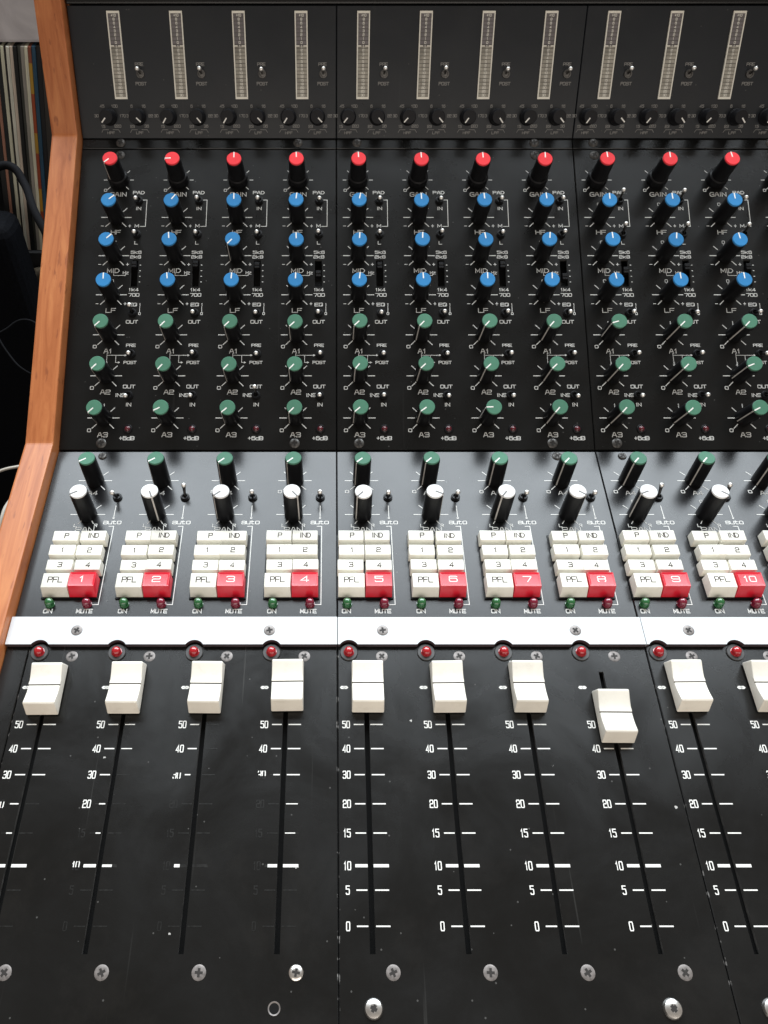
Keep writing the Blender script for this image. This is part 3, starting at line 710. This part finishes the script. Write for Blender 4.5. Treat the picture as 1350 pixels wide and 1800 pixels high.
# ------------------------------------------------------------------ fader panels
FROW = [('~', -156.2), ('50', -175.5), ('40', -187.5), ('30', -200.0), ('20', -213.4), ('15', -226.3), ('10', -240.1), ('5', -250.0), ('0', -264.1)]
WORN = {  # numeral (0 none, 1 whole, 2 and 3 partly rubbed away), share of left and right tick still there
 1: {'~': (2, 0, 0), '50': (1, 1, 1), '40': (1, 1, 1), '30': (1, 1, 1), '20': (2, .8, 0), '15': (0, .5, 0), '10': (0, 1, 1), '5': (0, 0, 0), '0': (0, 0, 0)},
 2: {'50': (1, 1, .8), '40': (1, 1, .85), '30': (1, 1, 0), '20': (1, .55, 0), '15': (0, .4, 0), '10': (3, 1, .6), '5': (0, 0, 0), '0': (0, 0, 0)},
 3: {'50': (1, .9, 0), '40': (1, .9, 0), '30': (2, .5, 0), '20': (0, 0, 0), '15': (0, 0, 0), '10': (0, .3, 0), '5': (0, 0, 0), '0': (0, 0, 0)},
 4: {'50': (1, 1, 1), '40': (1, 1, 1), '30': (3, .6, 1), '20': (0, 0, .9), '15': (0, 0, .75), '10': (0, .7, 1), '5': (0, 0, 0), '0': (0, 0, 0)}}
def fader_legend(c):
    mb = MB()
    for s, y in FROW:
        num, l_, r_ = WORN.get(c, {}).get(s, (1, 1, 1))
        if num:
            if s == '~': text(mb, s, -11.0, y, 3.6, 3.3, 0.75)
            else: text(mb, s, -10.2, y, 3.3, 1.35, 0.45, 0.62, drop=0 if num == 1 else num)
        if s == '~': continue
        th = 1.3 if s == '10' else 0.56
        if l_: stroke(mb, [(-1.9 - 4.3 * l_, y), (-1.9, y)] if c != 3 else [(-6.2, y), (-6.2 + 4.3 * l_, y)], th, 0.12)
        if r_: stroke(mb, [(1.9, y), (1.9 + 5.6 * r_, y)], th * (0.8 if r_ < 1 else 1), 0.12)
    return mb
ME_GHOST = fader_legend(5).mesh('worn_lettering', M['ghost'])
ME_FL_FULL = fader_legend(5).mesh('legend', M['print'])
S0, S1, SW = -274.5, -147.6, 1.2
for c0, x0, x1 in MOD:
    holes = [(CH(c) - SW, CH(c) + SW, S0, S1) for c in range(c0, c0 + 4)]
    pn = obj('fader_panel', plate(x0, x1, -306, -119.2, 1.8, holes, 0.4, 2).mesh('fader_panel', [M['fader_panel'], M['cut_edge'], M['worn_edge']]), console, FR_F)
    for c in range(c0, c0 + 4):
        obj('lettering', fader_legend(c).mesh('legend', M['print']) if c in WORN else ME_FL_FULL, pn, T(CH(c), 0))
        if c in WORN: obj('worn_lettering', ME_GHOST, pn, T(CH(c), 0, -0.05))
        put_screw(pn, ME_SCREW, CH(c) + 8.6, -139.0); put_screw(pn, ME_SCREW if c != 4 else screw_mesh('bright_screw', 3.0, [M['metal'], M['recess']], 0.9), CH(c) + 8.2, -281.2)
    for c in (c0, c0 + 3):
        if c == 1: continue
        if c == 4:
            mb = MB(); mb.lathe([(2.6, 0.05), (2.5, 0.3), (2.15, 0.2), (2.0, 0.1)], 22, cap1=False); mb.lathe([(2.02, 0.06)], 22, mi=1, cap1=True)
            obj('screw_hole', mb.mesh('screw_hole', [M['screw'], M['hole']], 40), pn, T(CH(c) - 0.3, -293.8))
        else: put_screw(pn, ME_PAN, CH(c) - 0.3, -293.9)
mb = MB(); mb.box(-3.2, 3.2, S0 - 2, S1 + 2, -8.6, -4.0); ME_TRACK = mb.mesh('fader_track', M['hole'])
def fader_cap():
    """saddle-shaped cap with a line groove across the dip"""
    mb = MB(); hw = 8.0; prof = [(-13.3, 0.9)]
    prof += [(-10.9, 9.3), (-10.2, 9.75)]
    for k in range(1, 9):
        t = k / 9; prof.append((-10.2 + 9.85 * t, 9.75 - 2.75 * math.sin(t * math.pi / 2) ** 1.05))
    prof += [(-0.32, 6.95), (-0.25, 6.35), (0.25, 6.35), (0.32, 6.95)]
    for k in range(1, 9):
        t = k / 9; prof.append((0.35 + 9.85 * t, 7.0 + 2.75 * (1 - math.cos(t * math.pi / 2)) ** 0.95))
    prof += [(10.2, 9.75), (10.9, 9.3), (13.3, 0.9)]
    n = len(prof); taper = lambda z: hw - 0.05 * z * 0.6
    vs = [(-taper(z), y, z) for y, z in prof] + [(taper(z), y, z) for y, z in prof]
    fs = [(i, n + i, n + i + 1, i + 1) for i in range(n - 1)] + [tuple(range(n)), tuple(reversed(range(n, 2 * n))), (0, n - 1, 2 * n - 1, n)]
    mb.add(vs, fs)
    me = mb.mesh('fader_cap', [M['fader_cream'], M['groove']])
    bm = bmesh.new(); bm.from_mesh(me); bmesh.ops.recalc_face_normals(bm, faces=bm.faces)
    for f in bm.faces:
        cc = f.calc_center_median()
        if abs(cc.y) < 0.00034 and len(f.verts) == 4 and cc.z < 0.00665 and cc.z > 0.005: f.material_index = 1
    ed = [e for e in bm.edges if len(e.link_faces) == 2 and e.calc_face_angle(0) > R(55) and abs(e.verts[0].co.y) > 0.0006]
    bmesh.ops.bevel(bm, geom=ed, offset=0.0006, segments=3, affect='EDGES', profile=0.55)
    for f in bm.faces: f.smooth = True
    bm.to_mesh(me); bm.free(); me.set_sharp_from_angle(angle=R(32))
    return me
ME_FC = fader_cap()
FS = [-157.8, -157.2, -157.0, -155.9, -156.6, -156.7, -156.6, -171.9, -156.2, -156.4, -156.5, -156.5]
for c in range(1, NCH + 1):
    obj('fader_track', ME_TRACK, console, FR_F @ T(CH(c), 0))
    fc = obj('fader_cap', ME_FC, console, FR_F @ T(CH(c) + (0.7 if c >= 4 else 0.3), FS[c - 1], 0) @ RZ(random.uniform(-0.8, 0.8)))
    fc['label'] = 'cream saddle-shaped fader cap, channel %d' % c
    mb = MB(); mb.box(-0.9, 0.9, -4.5, 4.5, -4.2, 1.6); obj('fader_stem', mb.mesh('fader_stem', M['screw']), fc)
    k = obj('indicator_lamp', ME_LED_F, console, FR_F @ T(CH(c) + LEDX, LEDS, 0.4)); obj('lamp_collar', ME_COLLAR, k, T(0, 0, -0.35))
    k['label'] = 'round red lamp above the fader of channel %d' % c

# ------------------------------------------------------------------ what shows beside the desk
def W(u, v, d):
    """point of the room seen at photograph position (u, v), d metres deep"""
    return CAM + Vector(((u - 585) / 1400 * d, 0, 0)) + UP * ((900 - v) / 1400 * d) + FWD * d
mb = MB(); mb.quad(-4000, 4000, -3000, 5000, 0)
tag(obj('floor', mb.mesh('floor', plain('dark_carpet', (0.012, 0.012, 0.013), 0.95, var=0.4, scale=180, bump=0.4))), None, kind='structure')

REC_Y, REC_Z = 0.865, 0.492
shelf = obj('record_shelf', None); shelf.location = (-0.55, REC_Y + 0.16, 0)
tag(shelf, 'dark wooden shelf unit that holds the leaning record sleeves', 'shelf')
sh = plain('shelf_dark', (0.035, 0.036, 0.038), 0.55, var=0.3, scale=30)
def shelf_part(name, x0, x1, y0, y1, z0, z1):
    mb = MB(); mb.box(x0, x1, y0, y1, z0, z1); obj(name, bevel_mesh(mb.mesh(name, sh), 1.5), shelf)
shelf_part('shelf_board', -430, 320, -168, 165, 467, 492)
for x in (-455, 320.5): shelf_part('upright', x, x + 24, -156, 165, 0, 806)
shelf_part('back_panel', -430, 320, 165.5, 172, 0, 806)
shelf_part('shelf_board', -430, 320, -150, 165, 60, 82)

def record_mat(name, c, var=0.15):
    m, n, l, b = nodes(name)
    tc = n.new('ShaderNodeTexCoord'); mp = n.new('ShaderNodeMapping'); mp.inputs['Scale'].default_value = (160, 1, 9)
    l.new(tc.outputs['Object'], mp.inputs['Vector'])
    nz = n.new('ShaderNodeTexNoise'); nz.inputs['Scale'].default_value = 3; nz.inputs['Detail'].default_value = 6
    l.new(mp.outputs['Vector'], nz.inputs['Vector'])
    r = n.new('ShaderNodeValToRGB'); r.color_ramp.elements[0].position = 0.3; r.color_ramp.elements[1].position = 0.72
    r.color_ramp.elements[0].color = tuple(x * (1 - 2 * var) for x in c) + (1,)
    r.color_ramp.elements[1].color = tuple(min(1, x * (1 + var)) for x in c) + (1,)
    l.new(nz.outputs['Fac'], r.inputs['Fac']); l.new(r.outputs['Color'], b.inputs['Base Color'])
    b.inputs['Roughness'].default_value = 0.55
    return m
def patch_mat(name):
    """spine printed in red, yellow and orange blocks"""
    m, n, l, b = nodes(name)
    tc = n.new('ShaderNodeTexCoord'); sp = n.new('ShaderNodeSeparateXYZ'); l.new(tc.outputs['Object'], sp.inputs[0])
    r = n.new('ShaderNodeValToRGB'); r.color_ramp.interpolation = 'CONSTANT'
    mr = n.new('ShaderNodeMapRange'); mr.inputs['From Max'].default_value = 0.315; l.new(sp.outputs['Z'], mr.inputs['Value'])
    e = r.color_ramp.elements; e[0].color = (0.34, 0.06, 0.02, 1); e[1].position = 0.22; e[1].color = (0.50, 0.26, 0.03, 1)
    for p, c in ((0.34, (0.36, 0.07, 0.03)), (0.52, (0.50, 0.28, 0.04)), (0.62, (0.40, 0.08, 0.03)), (0.80, (0.52, 0.30, 0.04)), (0.93, (0.30, 0.09, 0.05))):
        x = e.new(p); x.color = c + (1,)
    l.new(mr.outputs['Result'], r.inputs['Fac']); l.new(r.outputs['Color'], b.inputs['Base Color']); b.inputs['Roughness'].default_value = 0.5
    return m
# thickness in mm, colour, label
RECS = [(7, (0.03, 0.03, 0.03), 'thick black record sleeve at the far end of the row'), (4, (0.20, 0.10, 0.07), 'thin brown record sleeve between black sleeves'),
        (5, (0.02, 0.025, 0.025), 'black record sleeve beside the thin brown one'), (4.5, (0.42, 0.38, 0.29), 'narrow cream record sleeve between two black ones'),
        (3, (0.025, 0.02, 0.02), 'thin black sleeve between the narrow cream and wide pale ones'), (4.2, (0.44, 0.37, 0.32), 'pale pinkish record sleeve beside another pale one'),
        (4.2, (0.36, 0.31, 0.26), 'dull beige record sleeve touching the pale pinkish one'), (5.0, (0.014, 0.015, 0.015), 'glossy black record sleeve next to the beige one'),
        (4.5, (0.085, 0.09, 0.08), 'dark greenish record sleeve between black and grey sleeves'), (4.5, (0.17, 0.16, 0.14), 'worn grey record sleeve beside the dark greenish one'),
        (4.5, (0.40, 0.36, 0.28), 'light beige record sleeve next to the orange and yellow one'), (4.2, None, 'record sleeve with orange, red and yellow spine'),
        (5, (0.035, 0.10, 0.17), 'blue record sleeve next to the orange and yellow one'), (6, (0.02, 0.02, 0.022), 'black record sleeve just right of the blue one'),
        (9, (0.05, 0.045, 0.04), 'thick brown-black record sleeve hidden behind the wooden side')]
LEAN = R(11.2)
xb = -0.5435
for t, c, lab in RECS:
    t *= 1.12
    if c: c = tuple(min(0.85, q * 2.3) for q in c) if c[0] > 0.09 else c
    mb = MB(); jt = random.uniform(-2, 2)
    mb.box(-t / 2 + 0.12, t / 2 - 0.12, 0, 312, 0, 315.5)
    me = bevel_mesh(mb.mesh('record_sleeve', record_mat('sleeve_card', c) if c else patch_mat('patched_sleeve_card')), 0.4, 1)
    o = obj('record_sleeve', me)
    xb += t * MM / 2 / math.cos(LEAN)
    o.location = (xb, REC_Y + jt * MM, REC_Z + (t / 2) * MM * math.sin(LEAN) + 0.0004); o.rotation_euler = (0, LEAN, 0)
    xb += t * MM / 2 / math.cos(LEAN)
    tag(o, lab, 'record', 'record sleeves leaning on the shelf')

# grey mottled slab lying on top of the shelf unit
def slab_mat():
    m, n, l, b = nodes('mottled_grey')
    tc = n.new('ShaderNodeTexCoord'); nz = n.new('ShaderNodeTexNoise'); nz.inputs['Scale'].default_value = 16; nz.inputs['Detail'].default_value = 8
    nz.inputs['Distortion'].default_value = 1.2; l.new(tc.outputs['Object'], nz.inputs['Vector'])
    r = n.new('ShaderNodeValToRGB'); r.color_ramp.elements[0].position = 0.3; r.color_ramp.elements[1].position = 0.65
    r.color_ramp.elements[0].color = (0.56, 0.53, 0.55, 1); r.color_ramp.elements[1].color = (0.78, 0.75, 0.77, 1)
    l.new(nz.outputs['Fac'], r.inputs['Fac']); l.new(r.outputs['Color'], b.inputs['Base Color']); b.inputs['Roughness'].default_value = 0.7
    return m
mb = MB(); mb.box(-470, 352, -159, 175, 0, 130)
sl = obj('grey_slab', bevel_mesh(mb.mesh('grey_slab', slab_mat()), 4, 2)); sl.location = (-0.55, REC_Y + 0.16, 0.8064)
tag(sl, 'mottled grey slab lying across the top of the record shelf', 'slab')

# black case standing in front of the shelf
p = W(12, 402, 1.15)
mb = MB(); mb.box(-520, 0, 0, 70, 0, 1000 * p.z)
bc = obj('black_case', bevel_mesh(mb.mesh('black_case', plain('black_vinyl', (0.004, 0.0045, 0.006), 0.8, spec=0.08, var=0.4, scale=300, bump=0.3)), 28, 5)); bc.location = (p.x, p.y, 0)
tag(bc, 'black vinyl case standing upright in front of the record shelf', 'case')

def cable(name, pts, r, m, label):
    cu = bpy.data.curves.new(name, 'CURVE'); cu.dimensions = '3D'; cu.bevel_depth = r; cu.bevel_resolution = 3; cu.resolution_u = 10
    s = cu.splines.new('BEZIER'); s.bezier_points.add(len(pts) - 1)
    for b, q in zip(s.bezier_points, pts): b.co = q; b.handle_left_type = b.handle_right_type = 'AUTO'
    t_ = bpy.data.objects.new(name, cu); col.objects.link(t_)
    me = bpy.data.meshes.new_from_object(t_.evaluated_get(bpy.context.evaluated_depsgraph_get()))
    bpy.data.objects.remove(t_); me.materials.clear(); me.materials.append(m)
    me.polygons.foreach_set('use_smooth', [True] * len(me.polygons))
    return tag(obj(name, me), label, 'cable')
rub = plain('black_rubber', (0.006, 0.006, 0.007), 0.8, spec=0.08)
cable('cable', [W(-40, 330, 1.06), W(-8, 296, 1.06), W(18, 292, 1.06), W(42, 322, 1.06), W(60, 370, 1.05), W(85, 420, 1.05), W(120, 520, 1.08)], 0.0055, rub, 'thick black cable looping in front of the record sleeves')
cable('cable', [W(-30, 600, 1.0), W(8, 580, 1.0), W(40, 562, 1.0), W(70, 574, 1.0), W(110, 640, 1.02)], 0.0012, rub, 'thin black cable arching over the black case')
cable('cable', [W(-20, 560, 1.0), W(15, 622, 1.0), W(45, 652, 1.0), W(90, 668, 1.02)], 0.0012, rub, 'thin black cable sagging below the arched one')
wc = plain('white_cable_sheath', (0.50, 0.46, 0.40), 0.5)
cable('cable', [W(-25, 840, 0.86), W(5, 826, 0.86), W(32, 820, 0.86), W(75, 812, 0.87), W(120, 815, 0.88)], 0.0016, wc, 'pale cable running level behind the wooden side')
cable('cable', [W(-6, 960, 0.80), W(2, 915, 0.80), W(14, 885, 0.81), W(34, 868, 0.82), W(80, 850, 0.84)], 0.0019, wc, 'pale cable curving down beside the wooden side')
# beige cloth hanging from the shelf edge
me = bpy.data.meshes.new('beige_cloth'); bm = bmesh.new(); g = []
for i in range(15):
    row = []
    for j in range(12):
        u = i / 14; v = j / 11
        row.append(bm.verts.new((-0.075 + 0.15 * u + 0.012 * math.sin(v * 5), -0.010 * math.sin(u * 22 + v * 2) * (0.3 + v) - 0.012, -0.16 * v * (1 + 0.25 * math.sin(u * 9)))))
    g.append(row)
for i in range(14):
    for j in range(11): bm.faces.new((g[i][j], g[i + 1][j], g[i + 1][j + 1], g[i][j + 1]))
bmesh.ops.solidify(bm, geom=list(bm.faces), thickness=0.0012)
for f in bm.faces: f.smooth = True
bm.to_mesh(me); bm.free(); me.materials.append(plain('beige_cloth', (0.22, 0.18, 0.13), 0.9, var=0.3, scale=40))
q = W(62, 474, 1.345)
tag(obj('beige_cloth', me, None, Matrix.Translation((q.x + 0.02, REC_Y - 0.008, 0.472))), 'crumpled beige cloth hanging under the record shelf board', 'cloth')
